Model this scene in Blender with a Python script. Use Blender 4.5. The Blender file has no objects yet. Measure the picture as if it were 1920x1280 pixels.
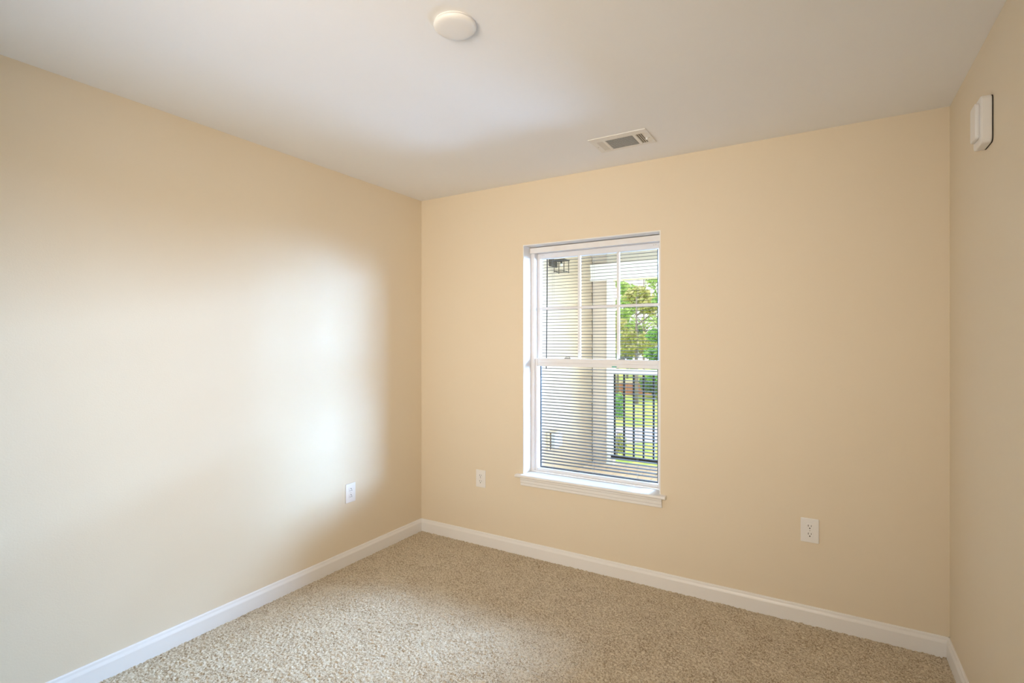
import bpy, bmesh, math, random
import numpy as np
from mathutils import Vector, Matrix

SC = bpy.context.scene
COL = SC.collection
R = math.radians

# ------------------------------------------------------------------ camera
FPX = 978.0
cam_d = bpy.data.cameras.new('camera')
cam_d.sensor_width = 36.0
cam_d.lens = FPX / 1920.0 * 36.0
cam_d.clip_start = 0.05
cam_d.clip_end = 500
cam = bpy.data.objects.new('camera', cam_d)
cam.location = (2.563, -2.974, 1.40)
cam.rotation_euler = (R(90), 0, R(30.9))
COL.objects.link(cam)
SC.camera = cam

# ------------------------------------------------------------------ light
SC.view_settings.view_transform = 'Standard'
SC.view_settings.look = 'None'
SC.view_settings.gamma = 1
SC.view_settings.use_curve_mapping = False
SC.view_settings.exposure = 0.0

W = bpy.data.worlds.new('sky')
SC.world = W
W.use_nodes = True
W.node_tree.nodes['Background'].inputs[0].default_value = (1.0, 0.985, 0.955, 1)
W.node_tree.nodes['Background'].inputs[1].default_value = 1.4


def sun(name, az, el, strength, angle, color):
    l = bpy.data.lights.new(name, 'SUN')
    l.energy = strength
    l.angle = R(angle)
    l.color = color
    o = bpy.data.objects.new(name, l)
    d = Vector((math.cos(R(az)) * math.cos(R(el)), math.sin(R(az)) * math.cos(R(el)), math.sin(R(el))))
    o.rotation_euler = d.to_track_quat('Z', 'Y').to_euler()
    o.location = d * 30
    COL.objects.link(o)


sun('hazy_daylight', 42, 12, 1.5, 50, (1.0, 0.93, 0.80))
sun('afternoon_sun', -95, 48, 3.0, 4, (1.0, 0.96, 0.88))


def area_lamp(name, loc, target, sx, sy, power, color, spread=180):
    l = bpy.data.lights.new(name, 'AREA')
    l.shape = 'RECTANGLE'
    l.size, l.size_y = sx, sy
    l.energy = power
    l.color = color
    l.spread = R(spread)
    o = bpy.data.objects.new(name, l)
    o.location = loc
    o.rotation_euler = (Vector(loc) - Vector(target)).to_track_quat('Z', 'Y').to_euler()
    COL.objects.link(o)


# added area lamps standing in for daylight through the window
area_lamp('daylight_side', (9.2, 4.2, 2.05), (1.3, 0.1, 1.35), 2.4, 2.4, 42, (0.40, 0.63, 1.0), 23)
area_lamp('daylight_diagonal', (7.8, 5.5, 2.05), (1.3, 0.1, 1.35), 2.6, 2.4, 70, (0.40, 0.63, 1.0), 24)
area_lamp('daylight_fill_front', (2.25, 2.2, 2.10), (1.35, 0.1, 0.95), 1.0, 0.6, 146, (0.40, 0.63, 1.0), 70)  # lamp added under the porch roof to brighten floor and left wall
area_lamp('daylight_fill_low', (2.2, 4.1, -0.40), (1.38, 0.1, 1.55), 1.6, 0.8, 150, (0.40, 0.63, 1.0), 60)  # lamp added below deck level to brighten the ceiling
area_lamp('daylight_fill_high', (2.0, 1.75, 2.28), (1.4, 0.0, 1.05), 0.9, 0.5, 14, (0.40, 0.63, 1.0), 70)  # lamp added under the porch roof to brighten the floor
# warm fill lamp added in a made-up doorway behind the viewer
area_lamp('rear_fill', (1.90, -3.56, 1.60), (0.90, 0.0, 1.45), 0.86, 1.0, 23.5, (1.0, 0.855, 0.71), 100)



# ------------------------------------------------------------------ materials
def mat(name, col, rough=0.6, bump=0.0, bscale=200.0, var=0.0, vscale=20.0, metal=0.0, spec=0.5, emit=None, estr=0.0):
    m = bpy.data.materials.new(name)
    m.use_nodes = True
    nt = m.node_tree
    p = nt.nodes['Principled BSDF']
    p.inputs['Base Color'].default_value = (*col, 1)
    p.inputs['Roughness'].default_value = rough
    p.inputs['Metallic'].default_value = metal
    p.inputs['Specular IOR Level'].default_value = spec
    tc = nt.nodes.new('ShaderNodeTexCoord')
    n = nt.nodes.new('ShaderNodeTexNoise')
    n.inputs['Scale'].default_value = vscale
    n.inputs['Detail'].default_value = 4
    nt.links.new(tc.outputs['Object'], n.inputs['Vector'])
    mx = nt.nodes.new('ShaderNodeMix')
    mx.data_type = 'RGBA'
    v = max(var, 0.004)
    mx.inputs[6].default_value = (*[c * (1 - v) for c in col], 1)
    mx.inputs[7].default_value = (*[min(1, c * (1 + v)) for c in col], 1)
    nt.links.new(n.outputs['Fac'], mx.inputs[0])
    nt.links.new(mx.outputs[2], p.inputs['Base Color'])
    if bump > 0:
        n2 = nt.nodes.new('ShaderNodeTexNoise')
        n2.inputs['Scale'].default_value = bscale
        n2.inputs['Detail'].default_value = 2
        nt.links.new(tc.outputs['Object'], n2.inputs['Vector'])
        b = nt.nodes.new('ShaderNodeBump')
        b.inputs['Strength'].default_value = bump
        b.inputs['Distance'].default_value = 0.002
        nt.links.new(n2.outputs['Fac'], b.inputs['Height'])
        nt.links.new(b.outputs['Normal'], p.inputs['Normal'])
    if emit:
        p.inputs['Emission Color'].default_value = (*emit, 1)
        p.inputs['Emission Strength'].default_value = estr
    return m


M = {}
M['paint'] = mat('beige_wall_paint', (0.80, 0.70, 0.54), 0.55, 0.12, 160, 0.012, 3, spec=0.25)
M['ceil'] = mat('white_ceiling_paint', (0.91, 0.91, 0.905), 0.8, 0.10, 140, 0.01, 3, spec=0.2)
M['white'] = mat('white_trim_paint', (0.86, 0.85, 0.83), 0.35, spec=0.4)
M['vinyl'] = mat('white_vinyl', (0.84, 0.85, 0.87), 0.35, spec=0.4)
M['plate'] = mat('white_plastic', (0.86, 0.85, 0.83), 0.3, spec=0.4)
M['ventwhite'] = mat('white_vent_metal', (0.84, 0.825, 0.79), 0.4, spec=0.4)
M['dark'] = mat('dark_void', (0.05, 0.045, 0.04), 0.8)
M['slot'] = mat('outlet_slot', (0.03, 0.025, 0.02), 0.7)
M['screw'] = mat('screw_metal', (0.62, 0.60, 0.56), 0.35, metal=0.5)
M['slat'] = mat('backlit_look_slat', (0.045, 0.038, 0.034), 0.6, spec=0.2)  # white slats coloured near black for their backlit silhouette
M['cord'] = mat('grey_cord', (0.38, 0.36, 0.34), 0.7)
M['wand'] = mat('backlit_look_wand', (0.02, 0.014, 0.014), 0.4)  # dark colour stands in for backlighting on a light plastic wand
M['sticker'] = mat('teal_sticker', (0.16, 0.52, 0.46), 0.5)
M['lock'] = mat('grey_lock_metal', (0.28, 0.29, 0.29), 0.4, metal=0.2)
M['siding'] = mat('cream_siding', (0.62, 0.52, 0.39), 0.6, 0.1, 90, 0.02, 8)
M['porchtan'] = mat('beige_porch_panel', (0.62, 0.51, 0.40), 0.65, 0.05, 60, 0.02, 6)
M['porchwhite'] = mat('white_porch_paint', (0.87, 0.85, 0.80), 0.6)
M['frieze'] = mat('grey_beige_frieze', (0.52, 0.46, 0.37), 0.6)
M['brownstrip'] = mat('brown_strip', (0.13, 0.085, 0.04), 0.7)
M['black'] = mat('black_metal', (0.016, 0.015, 0.014), 0.7, spec=0.15)
M['railcap'] = mat('sky_reflect_rail', (0.72, 0.73, 0.72), 0.4)  # pale colour stands in for sky reflected on the rail
M['bronze'] = mat('bronze_metal', (0.05, 0.04, 0.03), 0.5)
M['bulb'] = mat('frosted_bulb', (0.75, 0.72, 0.65), 0.3)
M['greybox'] = mat('grey_plastic', (0.55, 0.545, 0.54), 0.4)
M['bark'] = mat('pale_bark', (0.30, 0.26, 0.23), 0.9, 0.6, 12, 0.25, 4)
M['brick'] = mat('brick', (0.42, 0.20, 0.115), 0.9)
M['coping'] = mat('pale_coping', (0.72, 0.66, 0.56), 0.8)
M['asphalt'] = mat('pale_asphalt', (0.50, 0.475, 0.49), 0.9, 0.3, 30, 0.08, 3)

# bricks
nt = M['brick'].node_tree
bk = nt.nodes.new('ShaderNodeTexBrick')
bk.inputs['Color1'].default_value = (0.50, 0.24, 0.13, 1)
bk.inputs['Color2'].default_value = (0.40, 0.18, 0.10, 1)
bk.inputs['Mortar'].default_value = (0.55, 0.47, 0.38, 1)
bk.inputs['Scale'].default_value = 4
tc = nt.nodes.new('ShaderNodeTexCoord')
nt.links.new(tc.outputs['Object'], bk.inputs['Vector'])
nt.links.new(bk.outputs['Color'], nt.nodes['Principled BSDF'].inputs['Base Color'])

# thin window glass: mostly clear, faint mirror
g = bpy.data.materials.new('window_glass')
g.use_nodes = True
nt = g.node_tree
nt.nodes.clear()
out = nt.nodes.new('ShaderNodeOutputMaterial')
ms = nt.nodes.new('ShaderNodeMixShader')
tr = nt.nodes.new('ShaderNodeBsdfTransparent')
tr.inputs[0].default_value = (0.985, 0.995, 0.99, 1)
gl = nt.nodes.new('ShaderNodeBsdfGlossy')
gl.inputs['Roughness'].default_value = 0.02
ms.inputs[0].default_value = 0.03
nt.links.new(tr.outputs[0], ms.inputs[1])
nt.links.new(gl.outputs[0], ms.inputs[2])
nt.links.new(ms.outputs[0], out.inputs[0])
M['glass'] = g


def fleck_mat(name, c1, c2, c3, scale, rough=0.95):
    m = mat(name, c2, rough, spec=0.1)
    nt = m.node_tree
    p = nt.nodes['Principled BSDF']
    tc = nt.nodes.new('ShaderNodeTexCoord')
    vo = nt.nodes.new('ShaderNodeTexVoronoi')
    vo.inputs['Scale'].default_value = scale
    nt.links.new(tc.outputs['Object'], vo.inputs['Vector'])
    sp = nt.nodes.new('ShaderNodeSeparateColor')
    nt.links.new(vo.outputs['Color'], sp.inputs[0])
    no = nt.nodes.new('ShaderNodeTexNoise')
    no.inputs['Scale'].default_value = 9
    no.inputs['Detail'].default_value = 3
    nt.links.new(tc.outputs['Object'], no.inputs['Vector'])
    ad = nt.nodes.new('ShaderNodeMath')
    ad.operation = 'MULTIPLY_ADD'
    nt.links.new(no.outputs['Fac'], ad.inputs[0])
    ad.inputs[1].default_value = 0.5
    nt.links.new(sp.outputs[0], ad.inputs[2])
    rp = nt.nodes.new('ShaderNodeValToRGB')
    e = rp.color_ramp.elements
    e[0].position, e[0].color = 0.12, (*c1, 1)
    e[1].position, e[1].color = 1.0, (*c3, 1)
    k = e.new(0.5)
    k.color = (*c2, 1)
    nt.links.new(ad.outputs[0], rp.inputs[0])
    nt.links.new(rp.outputs[0], p.inputs['Base Color'])
    return m


M['carpet'] = fleck_mat('beige_carpet', (0.25, 0.175, 0.105), (0.52, 0.43, 0.305), (0.70, 0.61, 0.465), 225)
M['lawn'] = fleck_mat('grass', (0.26, 0.40, 0.10), (0.40, 0.55, 0.16), (0.58, 0.62, 0.20), 1.6)

# deck planks
M['deck'] = mat('tan_deck', (0.78, 0.61, 0.45), 0.7, 0.15, 40, 0.06, 5)

LEAF = {
    'yellow': [(0.62, 0.64, 0.28), (0.48, 0.56, 0.20), (0.72, 0.70, 0.40)],
    'green': [(0.33, 0.62, 0.20), (0.24, 0.50, 0.15), (0.48, 0.70, 0.28)],
    'light': [(0.52, 0.70, 0.28), (0.40, 0.60, 0.20), (0.64, 0.76, 0.40)],
    'dark': [(0.22, 0.40, 0.15), (0.32, 0.48, 0.20), (0.42, 0.54, 0.26)],
}
LM = {}
for k, cs in LEAF.items():
    LM[k] = []
    for i, c in enumerate(cs):
        m = mat('leaf_' + k, c, 0.6, var=0.15, vscale=3)
        nt = m.node_tree
        p = nt.nodes['Principled BSDF']
        tl = nt.nodes.new('ShaderNodeBsdfTranslucent')
        tl.inputs[0].default_value = (*c, 1)
        mx = nt.nodes.new('ShaderNodeMixShader')
        mx.inputs[0].default_value = 0.5
        nt.links.new(p.outputs[0], mx.inputs[1])
        nt.links.new(tl.outputs[0], mx.inputs[2])
        nt.links.new(mx.outputs[0], nt.nodes['Material Output'].inputs[0])
        LM[k].append(m)


# ------------------------------------------------------------------ mesh helpers
class MB:
    def __init__(self):
        self.bm = bmesh.new()

    def box(self, x0, x1, y0, y1, z0, z1, mi=0):
        vs = [self.bm.verts.new(p) for p in
              [(x0, y0, z0), (x1, y0, z0), (x1, y1, z0), (x0, y1, z0), (x0, y0, z1), (x1, y0, z1), (x1, y1, z1), (x0, y1, z1)]]
        for f in [(0, 3, 2, 1), (4, 5, 6, 7), (0, 1, 5, 4), (1, 2, 6, 5), (2, 3, 7, 6), (3, 0, 4, 7)]:
            fc = self.bm.faces.new([vs[i] for i in f])
            fc.material_index = mi
        return self

    def prism(self, pts, a, b, axis):
        """extrude a 2-D outline along an axis; pts are the other two coordinates in x,y,z order"""
        def P(u, v, t):
            return {'x': (t, u, v), 'y': (u, t, v), 'z': (u, v, t)}[axis]
        A = [self.bm.verts.new(P(u, v, a)) for u, v in pts]
        B = [self.bm.verts.new(P(u, v, b)) for u, v in pts]
        self.bm.faces.new(A)
        self.bm.faces.new(B[::-1])
        n = len(pts)
        for i in range(n):
            self.bm.faces.new([A[i], A[(i + 1) % n], B[(i + 1) % n], B[i]])
        return self

    def tube(self, pts, r, seg=8, r_end=None):
        pts = [Vector(p) for p in pts]
        rings = []
        n = len(pts)
        for i, p in enumerate(pts):
            t = (pts[min(i + 1, n - 1)] - pts[max(i - 1, 0)]).normalized()
            a = t.orthogonal().normalized()
            if abs(t.z) > 0.9:
                a = Vector((1, 0, 0)) - t * t.x
                a.normalize()
            b = t.cross(a)
            rr = r if r_end is None else r + (r_end - r) * i / max(1, n - 1)
            rings.append([self.bm.verts.new(p + (a * math.cos(2 * math.pi * k / seg) + b * math.sin(2 * math.pi * k / seg)) * rr) for k in range(seg)])
        for i in range(n - 1):
            for k in range(seg):
                self.bm.faces.new([rings[i][k], rings[i][(k + 1) % seg], rings[i + 1][(k + 1) % seg], rings[i + 1][k]])
        self.bm.faces.new(rings[0][::-1])
        self.bm.faces.new(rings[-1])
        return self

    def lathe(self, prof, seg=48, center=(0, 0, 0), sx=1, sy=1):
        cx, cy, cz = center
        rings = []
        for r, z in prof:
            if r < 1e-6:
                rings.append([self.bm.verts.new((cx, cy, cz + z))])
            else:
                rings.append([self.bm.verts.new((cx + sx * r * math.cos(2 * math.pi * k / seg), cy + sy * r * math.sin(2 * math.pi * k / seg), cz + z)) for k in range(seg)])
        for A, B in zip(rings[:-1], rings[1:]):
            for k in range(seg):
                k2 = (k + 1) % seg
                if len(A) == 1 and len(B) == 1:
                    continue
                if len(A) == 1:
                    self.bm.faces.new([A[0], B[k2], B[k]])
                elif len(B) == 1:
                    self.bm.faces.new([A[k], A[k2], B[0]])
                else:
                    self.bm.faces.new([A[k], A[k2], B[k2], B[k]])
        return self

    def build(self, name, m, parent=None, bevel=0.0, smooth=False, seg=2):
        bmesh.ops.recalc_face_normals(self.bm, faces=self.bm.faces)
        me = bpy.data.meshes.new(name)
        self.bm.to_mesh(me)
        self.bm.free()
        for x in (m if isinstance(m, (list, tuple)) else [m]):
            me.materials.append(x)
        o = bpy.data.objects.new(name, me)
        COL.objects.link(o)
        if parent:
            o.parent = parent
        if bevel > 0:
            bv = o.modifiers.new('bevel', 'BEVEL')
            bv.width = bevel
            bv.segments = seg
            bv.limit_method = 'ANGLE'
            bv.angle_limit = R(40)
        if smooth:
            for p in me.polygons:
                p.use_smooth = True
        return o


def box(name, m, x0, x1, y0, y1, z0, z1, parent=None, bevel=0.0):
    return MB().box(x0, x1, y0, y1, z0, z1).build(name, m, parent, bevel)


def tag(o, label, cat, group=None, kind=None):
    o['label'] = label
    o['category'] = cat
    if group:
        o['group'] = group
    if kind:
        o['kind'] = kind
    return o


def struct(o, label=None, cat=None):
    o['kind'] = 'structure'
    if label:
        o['label'] = label
        o['category'] = cat
    return o


def empty(name, loc=(0, 0, 0), rot=(0, 0, 0)):
    o = bpy.data.objects.new(name, None)
    o.location = loc
    o.rotation_euler = rot
    o.empty_display_size = 0.1
    COL.objects.link(o)
    return o


def copy_tree(o, parent=None):
    c = o.copy()
    COL.objects.link(c)
    c.parent = parent
    for ch in list(o.children):
        copy_tree(ch, c)
    return c


# ------------------------------------------------------------------ room
RW, RH, RY = 3.04, 2.44, -3.55       # width, height, rear wall
WX0, WX1, WZ0, WZ1 = 0.867, 1.766, 0.505, 2.032   # rough opening
WT = 0.26

struct(box('wall_left', M['paint'], -0.12, 0, RY - 0.12, WT, -0.05, RH + 0.05), 'beige painted wall on the left, washed by daylight', 'wall')
struct(box('wall_right', M['paint'], RW, RW + 0.12, RY - 0.12, WT, -0.05, RH + 0.05), 'shaded beige wall at the right edge carrying the alarm', 'wall')
wb = MB()
wb.box(0, WX0, 0, WT, -0.05, RH + 0.05).box(WX1, RW, 0, WT, -0.05, RH + 0.05)
wb.box(WX0, WX1, 0, WT, -0.05, WZ0).box(WX0, WX1, 0, WT, WZ1, RH + 0.05)
struct(wb.build('wall_back', M['paint']), 'beige painted wall around the window', 'wall')
wr = MB()  # unseen rear wall, doorway cut in it for the fill lamp
wr.box(0, 1.45, RY - 0.12, RY, -0.05, RH + 0.05).box(2.35, RW, RY - 0.12, RY, -0.05, RH + 0.05).box(1.45, 2.35, RY - 0.12, RY, 2.12, RH + 0.05)
struct(wr.build('wall_rear', M['paint']), 'unseen beige rear wall with a doorway added for the fill lamp', 'wall')
hw = MB()  # closed box added behind the doorway to keep sky light out
hw.box(1.2, 2.6, -4.9, -4.8, -0.05, RH + 0.05).box(1.2, 1.3, -4.8, RY - 0.12, -0.05, RH + 0.05).box(2.5, 2.6, -4.8, RY - 0.12, -0.05, RH + 0.05)
hw.box(1.2, 2.6, -4.9, RY - 0.12, RH, RH + 0.05).box(1.2, 2.6, -4.9, RY, -0.05, -0.002)
struct(hw.build('wall_sky_block', M['paint']), 'unseen beige box added behind the doorway to keep sky light out', 'wall')
struct(box('ceiling', M['ceil'], 0, RW, RY, 0, RH, RH + 0.05), 'smooth white ceiling', 'ceiling')

# carpet: a dense grid of nubs near the window, coarse behind the camera
rng = np.random.default_rng(7)
xs = np.arange(0.0, RW + 1e-6, 0.0042)
ys = np.concatenate([np.linspace(RY, -2.35, 20)[:-1], np.arange(-2.35, 0.001, 0.0042)])
nx, ny = len(xs), len(ys)
H = rng.random((ny, nx))
H = H ** 0.8
big = np.kron(rng.random((ny // 2 + 2, nx // 2 + 2)), np.ones((2, 2)))[:ny, :nx]
Z = -0.004 + 0.0065 * H + 0.0045 * big
Z[:19, :] = 0
jx = (rng.random((ny, nx)) - .5) * 0.003
jy = (rng.random((ny, nx)) - .5) * 0.003
jx[:, 0] = jx[:, -1] = 0
jy[:20, :] = jy[-1, :] = 0
X, Y = np.meshgrid(xs, ys)
co = np.stack([X + jx, Y + jy, Z], -1).reshape(-1, 3).astype(np.float32)
i = (np.arange(ny - 1)[:, None] * nx + np.arange(nx - 1)[None, :]).ravel()
quads = np.stack([i, i + 1, i + 1 + nx, i + nx], -1).astype(np.int32)
me = bpy.data.meshes.new('floor')
me.vertices.add(len(co))
me.vertices.foreach_set('co', co.ravel())
me.loops.add(quads.size)
me.loops.foreach_set('vertex_index', quads.ravel())
me.polygons.add(len(quads))
me.polygons.foreach_set('loop_start', np.arange(0, quads.size, 4, dtype=np.int32))
me.polygons.foreach_set('loop_total', np.full(len(quads), 4, dtype=np.int32))
me.update(calc_edges=True)
me.materials.append(M['carpet'])
fl = bpy.data.objects.new('floor', me)
COL.objects.link(fl)
struct(fl, 'beige and brown flecked loop carpet', 'carpet')

# baseboards: profiled boards, z 0..0.092
BP = [(0, -0.01), (0.014, -0.01), (0.014, 0.066), (0.0125, 0.071), (0.009, 0.079), (0.0075, 0.088), (0.005, 0.092), (0, 0.092)]
struct(MB().prism([(p, z) for p, z in BP], RY, 0.0, 'y').build('baseboard_left', M['white']), 'white baseboard along the daylit left wall', 'baseboard')
struct(MB().prism([(-p, z) for p, z in BP], 0, RW, 'x').build('baseboard_back', M['white']), 'white baseboard under the window wall', 'baseboard')
struct(MB().prism([(RW - p, z) for p, z in BP], RY, 0.0, 'y').build('baseboard_right', M['white']), 'white baseboard at the foot of the right wall', 'baseboard')

# ------------------------------------------------------------------ window
win = empty('window_1', (1.3165, 0.1, 0.53))
struct(win, 'white vinyl double hung window with grid in the upper sash', 'window')


def wpart(mb, name, m, bevel=0.0, parent=None):
    o = mb.build(name, m, None, bevel)
    o.parent = parent or win
    if parent is None:
        o.matrix_parent_inverse = Matrix.Translation(-Vector(win.location))
    return o


OX0, OX1, OZ0, OZ1 = 0.873, 1.760, 0.532, 2.026
# jamb lining of the reveal
lin = MB()
lin.box(WX0, OX0, 0.0, WT, OZ0 - .02, WZ1).box(OX1, WX1, 0.0, WT, OZ0 - .02, WZ1).box(OX0, OX1, 0.0, WT, OZ1, WZ1)
wpart(lin, 'jamb_lining', M['white'])
# outer frame
fr = MB()
FY0, FY1 = 0.10, 0.215
fr.box(OX0, OX0 + .026, FY0, FY1, OZ0, OZ1)
fr.box(OX1 - .026, OX1, FY0, FY1, OZ0, OZ1)
fr.box(OX0 + .026, OX1 - .026, FY0, FY1, OZ1 - .035, OZ1 - 0.004)
fr.box(OX0 + .026, OX1 - .026, FY0, FY1, OZ0, OZ0 + .007)
wpart(fr, 'window_frame', M['vinyl'], 0.002)
hd = MB()
hd.box(OX0 + .004, OX1 - .004, 0.075, 0.0995, 1.986, 2.0215)
wpart(hd, 'head_trim', M['white'], 0.002)
IX0, IX1 = OX0 + .026, OX1 - .026
SX0, SX1 = 0.920, 1.717
# upper sash (outer plane)
us = MB()
UY0, UY1 = 0.142, 0.168
us.box(IX0, SX0, UY0, UY1, 1.235, 1.991)
us.box(SX1, IX1, UY0, UY1, 1.235, 1.991)
us.box(SX0, SX1, UY0, UY1, 1.955, 1.991)
us.box(SX0, SX1, UY0, UY1, 1.235, 1.272)
uo = wpart(us, 'upper_sash', M['vinyl'], 0.003)
mg = MB()
for mx_ in (1.202, 1.464):
    mg.box(mx_ - .0085, mx_ + .0085, UY0 + .002, UY0 + .016, 1.272, 1.955)
wpart(mg, 'vertical_muntin', M['vinyl'], 0.002)
mg = MB()
mg.box(SX0, SX1, UY0 + .003, UY0 + .015, 1.612, 1.629)
wpart(mg, 'horizontal_muntin', M['vinyl'], 0.002)
wpart(MB().box(SX0, SX1, UY0 + .018, UY0 + .021, 1.272, 1.955), 'upper_pane', M['glass'])
# lower sash (inner plane)
ls = MB()
LY0, LY1 = 0.108, 0.134
ls.box(IX0, SX0 - .004, LY0, LY1, 0.538, 1.288)
ls.box(SX1 + .004, IX1, LY0, LY1, 0.538, 1.288)
ls.box(SX0 - .004, SX1 + .004, LY0, LY1, 1.236, 1.288)
ls.box(SX0 - .004, SX1 + .004, LY0, LY1, 0.538, 0.557)
wpart(ls, 'lower_sash', M['vinyl'], 0.003)
lp = MB()
lp.box(SX0, SX1, LY0 - .006, LY0 + .001, 1.259, 1.2665)
wpart(lp, 'lift_rail', M['vinyl'], 0.002)
wpart(MB().box(SX0 - .004, SX1 + .004, LY0 + .011, LY0 + .014, 0.557, 1.236), 'lower_pane', M['glass'])
for k, lx in enumerate((1.135, 1.50)):
    lk = MB()
    lk.box(lx - .022, lx + .022, LY0 + .004, LY1 - .002, 1.288, 1.294)
    lk.tube([(lx - .016, LY0 + .012, 1.294), (lx - .012, LY0 + .012, 1.301), (lx + .010, LY0 + .010, 1.301), (lx + .018, LY0 + .008, 1.296)], 0.0028, 6)
    o = wpart(lk, 'sash_lock', M['lock'], 0.001)
    o['label'] = 'grey metal cam lock on the meeting rail'
o = wpart(MB().box(1.438, 1.468, LY0 - .0012, LY0 + .001, 1.240, 1.248), 'sticker', M['sticker'])
o['label'] = 'small teal sticker on the meeting rail'
for sx_ in (0.935, 1.70):
    for d in (0, 0.013):
        sc = MB()
        sc.lathe([(0, 0), (.0028, 0), (.0022, -.0015), (0, -.0018)], 10)
        o = wpart(sc, 'screw', M['screw'])
        o.rotation_euler = (R(-90), 0, 0)
        o.location = (sx_ + d * (1 if sx_ < 1.2 else -1), UY0 - .0002, 1.978)

# stool and apron
trim = empty('trim_1', (1.312, 0, 0.53))
struct(trim, 'white window sill board with moulded apron', 'window sill')
nose = [(0.10, 0.510), (0.10, 0.532), (-0.028, 0.532), (-0.034, 0.5305), (-0.0385, 0.527), (-0.040, 0.522), (-0.0385, 0.517), (-0.034, 0.5135), (-0.028, 0.512), (0, 0.510)]
st = MB()
st.prism([p for p in nose], OX0, OX1, 'x')
nose2 = [p for p in nose if p[0] < 0.05]
nose2 = [(0.0, 0.532)] + [p for p in nose2 if p[0] < 0] + [(0.0, 0.510)]
st.prism(nose2, 0.825, OX0, 'x')
st.prism(nose2, OX1, 1.800, 'x')
o = st.build('stool', M['white'], None)
o.parent = trim
o.matrix_parent_inverse = Matrix.Translation(-Vector(trim.location))
ap = [(0, 0.511), (-0.020, 0.511), (-0.0205, 0.502), (-0.017, 0.496), (-0.0165, 0.480), (-0.013, 0.476), (-0.0125, 0.462), (-0.010, 0.459), (0, 0.459)]
o = MB().prism(ap, 0.856, 1.776, 'x').build('apron', M['white'], None)
o.parent = trim
o.matrix_parent_inverse = Matrix.Translation(-Vector(trim.location))

# ------------------------------------------------------------------ blind
BY = 0.192
bl = empty('window_blind', (1.3165, BY, 1.99))
tag(bl, 'open white mini blind filling the window, thin slats coloured dark as if backlit', 'blind')
IM = Matrix.Translation(-Vector(bl.location))


def bpart(o):
    o.parent = bl
    o.matrix_parent_inverse = IM
    return o


BX0, BX1 = 0.905, 1.6965
# one slat: 25 mm wide, crowned, outer edge a little higher
T = R(6)
sl = MB()
prof = []
for k in range(7):
    u = (k / 6 - .5) * 0.0245
    h = 0.0021 * (1 - (2 * k / 6 - 1) ** 2)
    prof.append((u, h))
top = [(u, h + .0005) for u, h in prof]
outl = [(u * math.cos(T) - h * math.sin(T), u * math.sin(T) + h * math.cos(T)) for u, h in prof + top[::-1]]
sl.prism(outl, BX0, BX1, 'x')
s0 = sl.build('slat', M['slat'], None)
z = 1.942
n = 0
while z > 0.568:
    s = s0 if n == 0 else s0.copy()
    if n:
        COL.objects.link(s)
    s.location = (0, BY, z)
    bpart(s)
    z -= 0.0207
    n += 1
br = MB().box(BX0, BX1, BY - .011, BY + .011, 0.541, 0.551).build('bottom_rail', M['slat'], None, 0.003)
bpart(br)
hr = MB().box(BX0, BX1, BY - .013, BY + .013, 1.960, 1.989).build('headrail', M['vinyl'], None, 0.002)
bpart(hr)
for cx in (0.992, 1.283, 1.573):
    c = MB()
    for dy in (-.0125, .0125):
        c.tube([(cx, BY + dy, 0.548), (cx, BY + dy, 1.962)], 0.0005, 5)
    bpart(c.build('ladder_cord', M['cord'], None))
wd = MB()
wd.tube([(0.957, 0.173, 1.962), (0.955, 0.173, 1.6), (0.950, 0.173, 1.215)], 0.0042, 6)
w = bpart(wd.build('tilt_wand', M['wand'], None))
w['label'] = 'tilt wand hanging at the left side, coloured dark as if backlit'
wt = MB().box(0.940, 0.958, 0.1705, 0.1765, 1.190, 1.215).build('wand_tip', M['plate'], w, 0.002)
wt.matrix_parent_inverse = IM
# side tracks at the ends of the slats
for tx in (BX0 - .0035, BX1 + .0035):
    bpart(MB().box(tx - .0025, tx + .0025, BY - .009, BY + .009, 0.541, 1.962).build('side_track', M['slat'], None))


# ------------------------------------------------------------------ outlets
def make_outlet():
    r = empty('electrical_outlet')
    w, h = 0.0395, 0.0595
    MB().box(-w, w, -.0055, 0, -h, h).build('cover_plate', M['plate'], r, 0.003, seg=3)
    for s in (1, -1):
        zc = s * 0.0195
        pts = []
        for k in range(32):
            a = 2 * math.pi * k / 32
            pts.append((max(-.0165, min(.0165, 0.0175 * math.cos(a))), zc + max(-.0140, min(.0140, 0.0175 * math.sin(a)))))
        f = MB().prism(pts, -.0075, -.004, 'y').build('receptacle', M['plate'], r, 0.0006)
        sl = MB()
        sl.box(-.0075, -.0052, -.0079, -.0070, zc - .0005, zc + .0085)
        sl.box(.0052, .0075, -.0079, -.0070, zc + .0005, zc + .0075)
        sl.build('slots', M['slot'], f)
        gh = MB()
        pts = [(0.0030 * math.cos(2 * math.pi * k / 16), zc - .0078 + 0.0030 * math.sin(2 * math.pi * k / 16)) for k in range(16)]
        gh.prism(pts, -.0079, -.0070, 'y').build('ground_hole', M['slot'], f)
    MB().prism([(0.0030 * math.cos(2 * math.pi * k / 12), 0.0030 * math.sin(2 * math.pi * k / 12)) for k in range(12)], -.0062, -.005, 'y').build('screw', M['screw'], r)
    return r


o1 = make_outlet()
o1.location = (0.5345, -0.0002, 0.457)
tag(o1, 'white outlet on the window wall between the corner and the window', 'outlet', 'white duplex outlets')
o2 = copy_tree(o1)
o2.location = (2.502, -0.0002, 0.466)
tag(o2, 'white outlet on the window wall right of the window', 'outlet', 'white duplex outlets')
o3 = copy_tree(o1)
o3.location = (0.0002, -0.677, 0.448)
o3.rotation_euler = (0, R(180), R(90))
tag(o3, 'white outlet on the bright left wall, ground holes upward', 'outlet', 'white duplex outlets')

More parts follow.
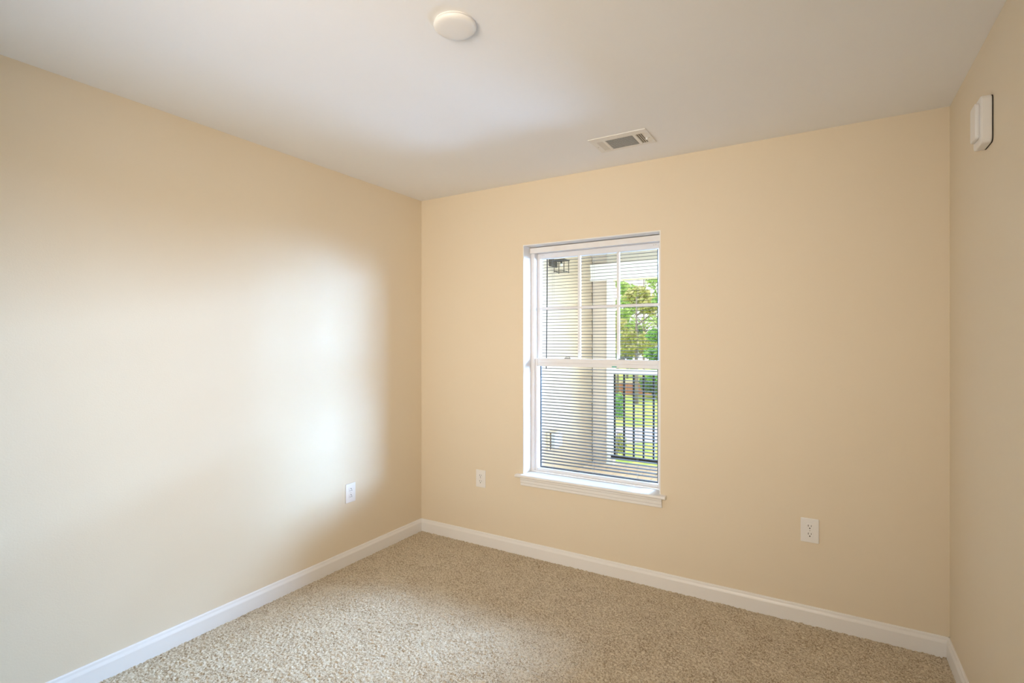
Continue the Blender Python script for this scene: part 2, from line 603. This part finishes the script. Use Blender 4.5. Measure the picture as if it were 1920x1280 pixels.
# ------------------------------------------------------------------ smoke detector
sd = empty('smoke_detector', (1.526, -1.604, RH))
tag(sd, 'round white smoke detector on the ceiling', 'smoke detector')
MB().lathe([(0, 0), (.067, 0), (.068, -.002), (.068, -.004), (0, -.004)], 64).build('base', M['plate'], sd, smooth=False)
MB().lathe([(.066, -.0040), (.0665, -.0055), (0.05, -.0055)], 64).build('vent_gap', M['dark'], sd)
MB().lathe([(.062, -.005), (.0690, -.0055), (.0700, -.0085), (.0690, -.013), (.065, -.0165), (.058, -.0190), (.045, -.0205), (.02, -.0212), (0, -.0213)], 64).build('cover', M['plate'], sd, smooth=True)

# ------------------------------------------------------------------ ceiling vent
cv = empty('ceiling_vent', (1.6655, -0.363, RH))
tag(cv, 'white rectangular air vent in the ceiling by the window wall', 'vent')
vx = [-.1505, -.1195, -.0885, -.0735, .0685, .0865, .1185, .1505]
vy0, vy1, oy0, oy1 = -.101, .101, -.052, .080
pl = MB()
pz0, pz1 = -.006, -.0005
pl.box(vx[0], vx[7], vy0, oy0, pz0, pz1).box(vx[0], vx[7], oy1, vy1, pz0, pz1)
for a, b in ((0, 1), (2, 3), (4, 5), (6, 7)):
    pl.box(vx[a], vx[b], oy0, oy1, pz0, pz1)
pl.build('face_plate', M['ventwhite'], cv, 0.002)
MB().box(vx[1] - .002, vx[6] + .002, oy0 - .002, oy1 + .002, -.0012, -.0004).build('duct_opening', M['dark'], cv)


def fin(mb, axis, c, a, b, ang, w=.0075):
    dx, dz = math.cos(R(ang)) * w / 2, math.sin(R(ang)) * w / 2
    t = .0005
    nx_, nz_ = -math.sin(R(ang)) * t, math.cos(R(ang)) * t
    zc = -.0042
    pts = [(c - dx - nx_, zc - dz - nz_), (c + dx - nx_, zc + dz - nz_), (c + dx + nx_, zc + dz + nz_), (c - dx + nx_, zc - dz + nz_)]
    mb.prism(pts, a, b, axis)


for k in range(11):
    f = MB()
    fin(f, 'x', oy0 + (k + .5) * (oy1 - oy0) / 11, vx[3], vx[4], 38, .0085)
    f.build('louver', M['ventwhite'], cv)
for k in range(4):
    f = MB()
    fin(f, 'y', vx[1] + (k + .35) * (vx[2] - vx[1]) / 3.6, oy0, oy1, 35, .0085)
    f.build('louver', M['ventwhite'], cv)
for k in range(4):
    f = MB()
    fin(f, 'y', vx[5] + (k + .0) * (vx[6] - vx[5]) / 3, oy0, oy1, 62, .006)
    f.build('louver', M['ventwhite'], cv)
lv = MB()
lv.lathe([(0, -.006), (.006, -.006), (.006, -.013), (.004, -.016), (0, -.016)], 20, (.1245, .012, 0))
lv.build('damper_knob', M['plate'], cv, smooth=True)
for sx_ in (-.135, .138):
    MB().lathe([(0, -.006), (.0038, -.006), (.003, -.0075), (0, -.008)], 14, (sx_, .012, 0)).build('screw', M['screw'], cv)

# ------------------------------------------------------------------ alarm on right wall
al = empty('wall_alarm', (RW, -0.640, 2.137))
tag(al, 'white rounded alarm sounder high on the right wall', 'alarm')


def rrect(w, h, r, n=6, cy=0, cz=0):
    pts = []
    for sx_, sz, a0 in ((1, 1, 0), (-1, 1, 90), (-1, -1, 180), (1, -1, 270)):
        for k in range(n + 1):
            a = R(a0 + 90 * k / n)
            pts.append((cy + sx_ * (w - r) + r * math.cos(a), cz + sz * (h - r) + r * math.sin(a)))
    return pts


MB().prism(rrect(.053, .079, .016), -.003, 0.0, 'x').build('back_plate', M['slot'], al)
MB().prism(rrect(.054, .080, .018), -.031, -.002, 'x').build('housing', M['plate'], al, 0.005, seg=3)
MB().prism(rrect(.036, .060, .012, cy=.004, cz=.004), -.042, -.030, 'x').build('lens', M['plate'], al, 0.004, seg=3)

# ------------------------------------------------------------------ porch
PX, PY, PZ, PC = 0.156, 2.93, -0.05, 2.43
pw = empty('wall_porch', (PX, WT, PZ))
struct(pw, 'cream lap siding wall along the left side of the porch', 'wall')
PM = Matrix.Translation(-Vector(pw.location))
ex = 0.1656
sd_ = []
z = 2.317 - ex * 15
sb = MB()
zz = z
while zz < PC:
    z1 = min(zz + ex, PC)
    sb.prism([(PX + .000, zz), (PX + .013, zz), (PX + .003, z1), (PX + .000, z1)], WT, PY - .018, 'y') if zz > PZ - ex else None
    zz += ex
o = sb.build('lap_siding', M['siding'])
o.parent = pw
o.matrix_parent_inverse = PM
o = MB().box(PX - .12, PX, WT, PY + .07, PZ, PC).build('wall_core', M['siding'])
o.parent = pw
o.matrix_parent_inverse = PM
o = MB().box(PX, PX + .010, PY - .018, PY, PZ, 2.36).build('corner_gap_shade', M['brownstrip'])  # brown strip colours in the shade of the siding gap
o.parent = pw
o.matrix_parent_inverse = PM
struct(box('wall_porch_end', M['porchtan'], PX, 0.364, PY, PY + .07, PZ, PC), 'smooth beige end panel of the porch beside the white post', 'wall')

pc = empty('porch_column', (0.40, 2.915, PZ))
tag(pc, 'white square porch post at the end of the beige panel', 'post')
MB().box(-.037, .044, -.045, .045, 0, 2.12 - PZ).build('shaft', M['porchwhite'], pc, 0.004)
MB().box(-.042, .047, -.050, .050, 0, .03).build('base', M['porchwhite'], pc, 0.003)

bmx = MB()
bmx.box(PX, 4.6, 2.86, 3.0, 2.12, 2.315)
struct(bmx.build('trim_2', M['porchwhite']), 'white porch header beam above the railing', 'beam')
struct(box('trim_3', M['frieze'], 0.364, 4.6, 2.875, 3.0, 2.315, 2.43), 'grey beige frieze board above the porch beam', 'frieze')
struct(box('ceiling_porch', M['porchwhite'], PX, 4.6, WT, 3.3, PC, PC + .06), 'pale porch ceiling', 'ceiling')

# deck with boards running away from the house
dk = MB()
bx = PX
while bx < 4.6:
    dk.box(bx, bx + .137, WT, 2.985, PZ - .03, PZ)
    bx += .141
struct(dk.build('floor_porch', M['deck']), 'tan plank porch floor', 'deck')
struct(box('trim_4', M['porchwhite'], PX, 4.6, 2.99, 3.02, PZ - .25, PZ + .004), 'white edge board of the porch floor', 'fascia')

# railing
rl = empty('porch_railing', (0.45, 2.83, PZ))
tag(rl, 'black metal porch railing with top rail coloured pale as sky reflection', 'railing')
RM = Matrix.Translation(-Vector(rl.location))


def rpart(mb, name, m, bev=0.0):
    o = mb.build(name, m, None, bev)
    o.parent = rl
    o.matrix_parent_inverse = RM
    return o


rpart(MB().box(0.425, 4.5, 2.80, 2.855, 1.022, 1.084), 'top_rail', M['railcap'], 0.006)['label'] = 'top rail coloured pale as sky reflection'
rpart(MB().box(0.435, 4.5, 2.815, 2.85, 0.037, 0.080), 'bottom_rail', M['black'], 0.003)
bx = 0.477
b0 = None
while bx < 4.4:
    if b0 is None:
        b0 = MB().box(-.0095, .0095, -.0095, .0095, 0.079, 1.024).build('baluster', M['black'])
        b = b0
    else:
        b = b0.copy()
        COL.objects.link(b)
    b.location = (bx, 2.832, 0)
    b.parent = rl
    b.matrix_parent_inverse = RM
    bx += 0.1135
rpart(MB().box(0.372, 0.426, 2.835, 2.872, 1.030, 1.066), 'bracket', M['porchwhite'], 0.004)['label'] = 'white mounting bracket'

# lantern on the siding
ln = empty('wall_lantern', (PX + .012, 1.86, 2.18))
tag(ln, 'small dark cage lantern on the cream porch siding', 'lantern')
MB().box(-.012, .022, -.105, .055, -.015, .065).build('back_plate', M['bronze'], ln, 0.004)
ar = MB()
ar.tube([(.02, -.03, .045), (.06, -.03, .055), (.10, -.02, .052)], .007, 8)
ar.build('arm', M['bronze'], ln)
MB().prism([(.035, -.085), (.165, -.085), (.165, .045), (.035, .045)], .040, .052, 'z').build('roof', M['bronze'], ln, 0.003)
cg = MB()
for ax in (.045, .155):
    for ay in (-.075, .035):
        cg.tube([(ax, ay, .045), (ax, ay, -.070)], .0042, 6)
for zz in (-.070,):
    for a, b in (((.045, -.075), (.155, -.075)), ((.155, -.075), (.155, .035)), ((.155, .035), (.045, .035)), ((.045, .035), (.045, -.075))):
        cg.tube([(*a, zz), (*b, zz)], .0045, 6)
for ax in (.045, .155):
    for ay in (-.075, .035):
        cg.lathe([(0, -.082), (.006, -.078), (.006, -.070), (0, -.068)], 8, (ax, ay, 0))
cg.build('cage', M['bronze'], ln)
MB().lathe([(0, .04), (.012, .04), (.012, .015), (0, .015)], 12, (.10, -.02, 0)).build('socket', M['bronze'], ln)
MB().lathe([(0, -.02), (.010, -.014), (.013, -.002), (.009, .015)], 12, (.10, -.02, 0)).build('bulb', M['bulb'], ln, smooth=True)

# weatherproof outlet cover low on the siding
ob = empty('outdoor_outlet_box', (PX + .008, 1.85, 0.39))
tag(ob, 'grey weatherproof outlet cover low on the porch siding', 'outlet cover')
MB().box(0, .016, -.135, .125, -.095, .095).build('mounting_block', M['siding'], ob, 0.004)
MB().box(.016, .062, -.075, .105, -.075, .075).build('cover', M['greybox'], ob, 0.008, seg=3)
MB().box(.016, .022, -.095, -.078, -.085, .085).build('hinge', M['brownstrip'], ob)

# ------------------------------------------------------------------ outdoors, a storey below
GZ = -3.0
CAMV = Vector(cam.location)
FW = Vector((-math.sin(R(30.9)), math.cos(R(30.9)), 0))
RT = Vector((math.cos(R(30.9)), math.sin(R(30.9)), 0))


def place(depth, lateral, z=GZ):
    """a point this far out from the room and this far to the right, in metres"""
    p = CAMV + FW * depth + RT * lateral
    return Vector((p.x, p.y, z))


lw = MB()
q = [place(5, -40), place(5, 70), place(120, 110), place(120, -80)]
f = lw.bm.faces.new([lw.bm.verts.new((p.x, p.y, GZ)) for p in q])
q2 = [lw.bm.verts.new((p.x, p.y, GZ - .3)) for p in q]
lw.bm.faces.new(q2[::-1])
struct(lw.build('lawn', M['lawn']), 'sunlit green lawn beyond the porch railing', 'lawn')
rd = MB()
q = [place(22.6, -35), place(22.6, 60), place(26.6, 60), place(26.6, -35)]
A = [rd.bm.verts.new((p.x, p.y, GZ + .002)) for p in q]
B = [rd.bm.verts.new((p.x, p.y, GZ + .03)) for p in q]
rd.bm.faces.new(A[::-1])
rd.bm.faces.new(B)
for k in range(4):
    rd.bm.faces.new([A[k], A[(k + 1) % 4], B[(k + 1) % 4], B[k]])
struct(rd.build('road', M['asphalt']), 'pale grey road crossing the lawn', 'road')

wl = empty('brick_wall', place(43, 10.2), (0, 0, R(30.9)))
tag(wl, 'low red brick wall with pale coping at the far side of the lawn', 'wall')
MB().box(-6, 9, -.15, .15, 0, 1.0).build('brickwork', M['brick'], wl)
MB().box(-6.05, 9.05, -.2, .2, 1.0, 1.22).build('coping', M['coping'], wl, 0.02)


def foliage(name, blobs, n, size, mats, parent, seed):
    rg = np.random.default_rng(seed)
    vol = np.array([b[3] * b[4] * b[5] for b in blobs]) ** 0.75
    cnt = np.maximum(20, (n * vol / vol.sum()).astype(int))
    C = []
    for b, c in zip(blobs, cnt):
        d = rg.normal(size=(c, 3))
        d /= np.linalg.norm(d, axis=1)[:, None]
        r = rg.random(c) ** 0.40
        C.append(np.array(b[:3]) + d * r[:, None] * np.array(b[3:6]))
    C = np.concatenate(C)
    m = len(C)
    u = rg.normal(size=(m, 3))
    u /= np.linalg.norm(u, axis=1)[:, None]
    v = np.cross(u, rg.normal(size=(m, 3)))
    v /= np.linalg.norm(v, axis=1)[:, None]
    s = size * (0.6 + 0.8 * rg.random(m))[:, None]
    a, b_ = u * s, v * s * 0.55
    P = np.stack([C - a, C - 0.1 * a - b_, C + a, C + 0.1 * a + b_], 1).reshape(-1, 3).astype(np.float32)
    me = bpy.data.meshes.new(name)
    me.vertices.add(len(P))
    me.vertices.foreach_set('co', P.ravel())
    me.loops.add(m * 4)
    me.loops.foreach_set('vertex_index', np.arange(m * 4, dtype=np.int32))
    me.polygons.add(m)
    me.polygons.foreach_set('loop_start', np.arange(0, m * 4, 4, dtype=np.int32))
    me.polygons.foreach_set('loop_total', np.full(m, 4, dtype=np.int32))
    for x in mats:
        me.materials.append(x)
    me.polygons.foreach_set('material_index', rg.integers(0, len(mats), m).astype(np.int32))
    me.update(calc_edges=True)
    o = bpy.data.objects.new(name, me)
    COL.objects.link(o)
    o.parent = parent
    return o


def tree(label, depth, lat, h, cw, base, kind, n, leaf, seed, trunk_r=0.14, lean=0.0):
    rnd = random.Random(seed)
    t = empty('tree', place(depth, lat))
    tag(t, label, 'tree', 'trees beyond the lawn')
    tk = MB()
    tk.tube([(0, 0, -.05), (lean * .3, 0, h * .3), (lean * .6, .05, h * .6), (lean, 0, h * .9)], trunk_r, 10, trunk_r * .25)
    for k in range(9):
        a = rnd.uniform(0, 6.28)
        z0 = rnd.uniform(max(.22 * h, base * .8), h * .75)
        L = cw * rnd.uniform(.5, .9) * (1 - .4 * z0 / h)
        tk.tube([(lean * z0 / h, 0, z0), (math.cos(a) * L * .5, math.sin(a) * L * .5, z0 + L * .35), (math.cos(a) * L, math.sin(a) * L, z0 + L * .8)], trunk_r * .38, 6, trunk_r * .1)
    tk.build('trunk', M['bark'], t, smooth=True)
    blobs = []
    for k in range(16):
        a = rnd.uniform(0, 6.28)
        zc = rnd.uniform(base + .08 * h, h * .93)
        u = (zc - base) / (h - base)
        rr = cw * math.sin(math.pi * min(1, max(0.12, u * .85 + .1))) * rnd.uniform(.35, .85)
        s = cw * rnd.uniform(.22, .42)
        blobs.append((math.cos(a) * rr, math.sin(a) * rr, zc, s, s, s * .62))
    foliage('foliage', blobs, n, leaf, LM[kind], t, seed)
    return t


def bush(label, depth, lat, h, w, kind, n, leaf, seed):
    rnd = random.Random(seed)
    t = empty('shrub', place(depth, lat))
    tag(t, label, 'shrub', 'shrubs on the lawn')
    st = MB()
    for k in range(5):
        a = rnd.uniform(0, 6.28)
        st.tube([(0, 0, -.03), (math.cos(a) * w * .3, math.sin(a) * w * .3, h * .45), (math.cos(a) * w * .5, math.sin(a) * w * .5, h * .85)], .03, 6, .01)
    st.build('stems', M['bark'], t)
    blobs = [(rnd.uniform(-.5, .5) * w, rnd.uniform(-.5, .5) * w, h * rnd.uniform(.3, .75), w * .5, w * .5, h * .28) for k in range(7)]
    foliage('foliage', blobs, n, leaf, LM[kind], t, seed)
    return t


def lat(px, depth):
    return (px - 960) / FPX * depth


tree('yellow green tree with pale trunk in the middle of the view beyond the railing', 37, lat(1193, 37), 8.4, 2.4, 2.9, 'yellow', 3800, .15, 11, .17)
tree('bright green leafy tree at the right side of the window view', 31, lat(1250, 31), 9.6, 1.7, 1.4, 'green', 5200, .15, 12, .13)
tree('light green tree right beside the white porch post', 42, lat(1158, 42), 10.2, 2.0, 3.0, 'light', 2600, .15, 13, .12)
tree('tall thin crowned light green tree behind the yellow green one', 52, lat(1207, 52), 12.5, 3.0, 5.0, 'light', 1900, .17, 14, .13)
tree('low dark green tree farthest back behind the brick wall', 62, lat(1176, 62), 6.6, 3.2, .9, 'dark', 3600, .24, 15, .16)
tree('broad dark green tree farther right behind the brick wall', 61, lat(1268, 61), 7.6, 3.4, .9, 'dark', 3600, .24, 16, .16)
tree('light green tree hidden partly behind the white porch post', 48, lat(1092, 48), 11.0, 2.8, 2.0, 'light', 3400, .22, 17, .14)
tree('yellow green tree far right past the window edge', 43, lat(1350, 43), 9.5, 3.2, 2.2, 'yellow', 4000, .2, 18, .15)
bush('dark green shrub before the brick wall at the right of the view', 40.5, lat(1226, 40.5), 1.9, 1.2, 'dark', 1600, .12, 31)
bush('small green shrub close beside the porch post, upper one', 30, lat(1157, 30), 1.5, .45, 'green', 700, .09, 32)
bush('olive green shrub nearest the porch at the foot of the post', 19.5, lat(1157, 19.5), 1.2, .35, 'yellow', 700, .06, 33)
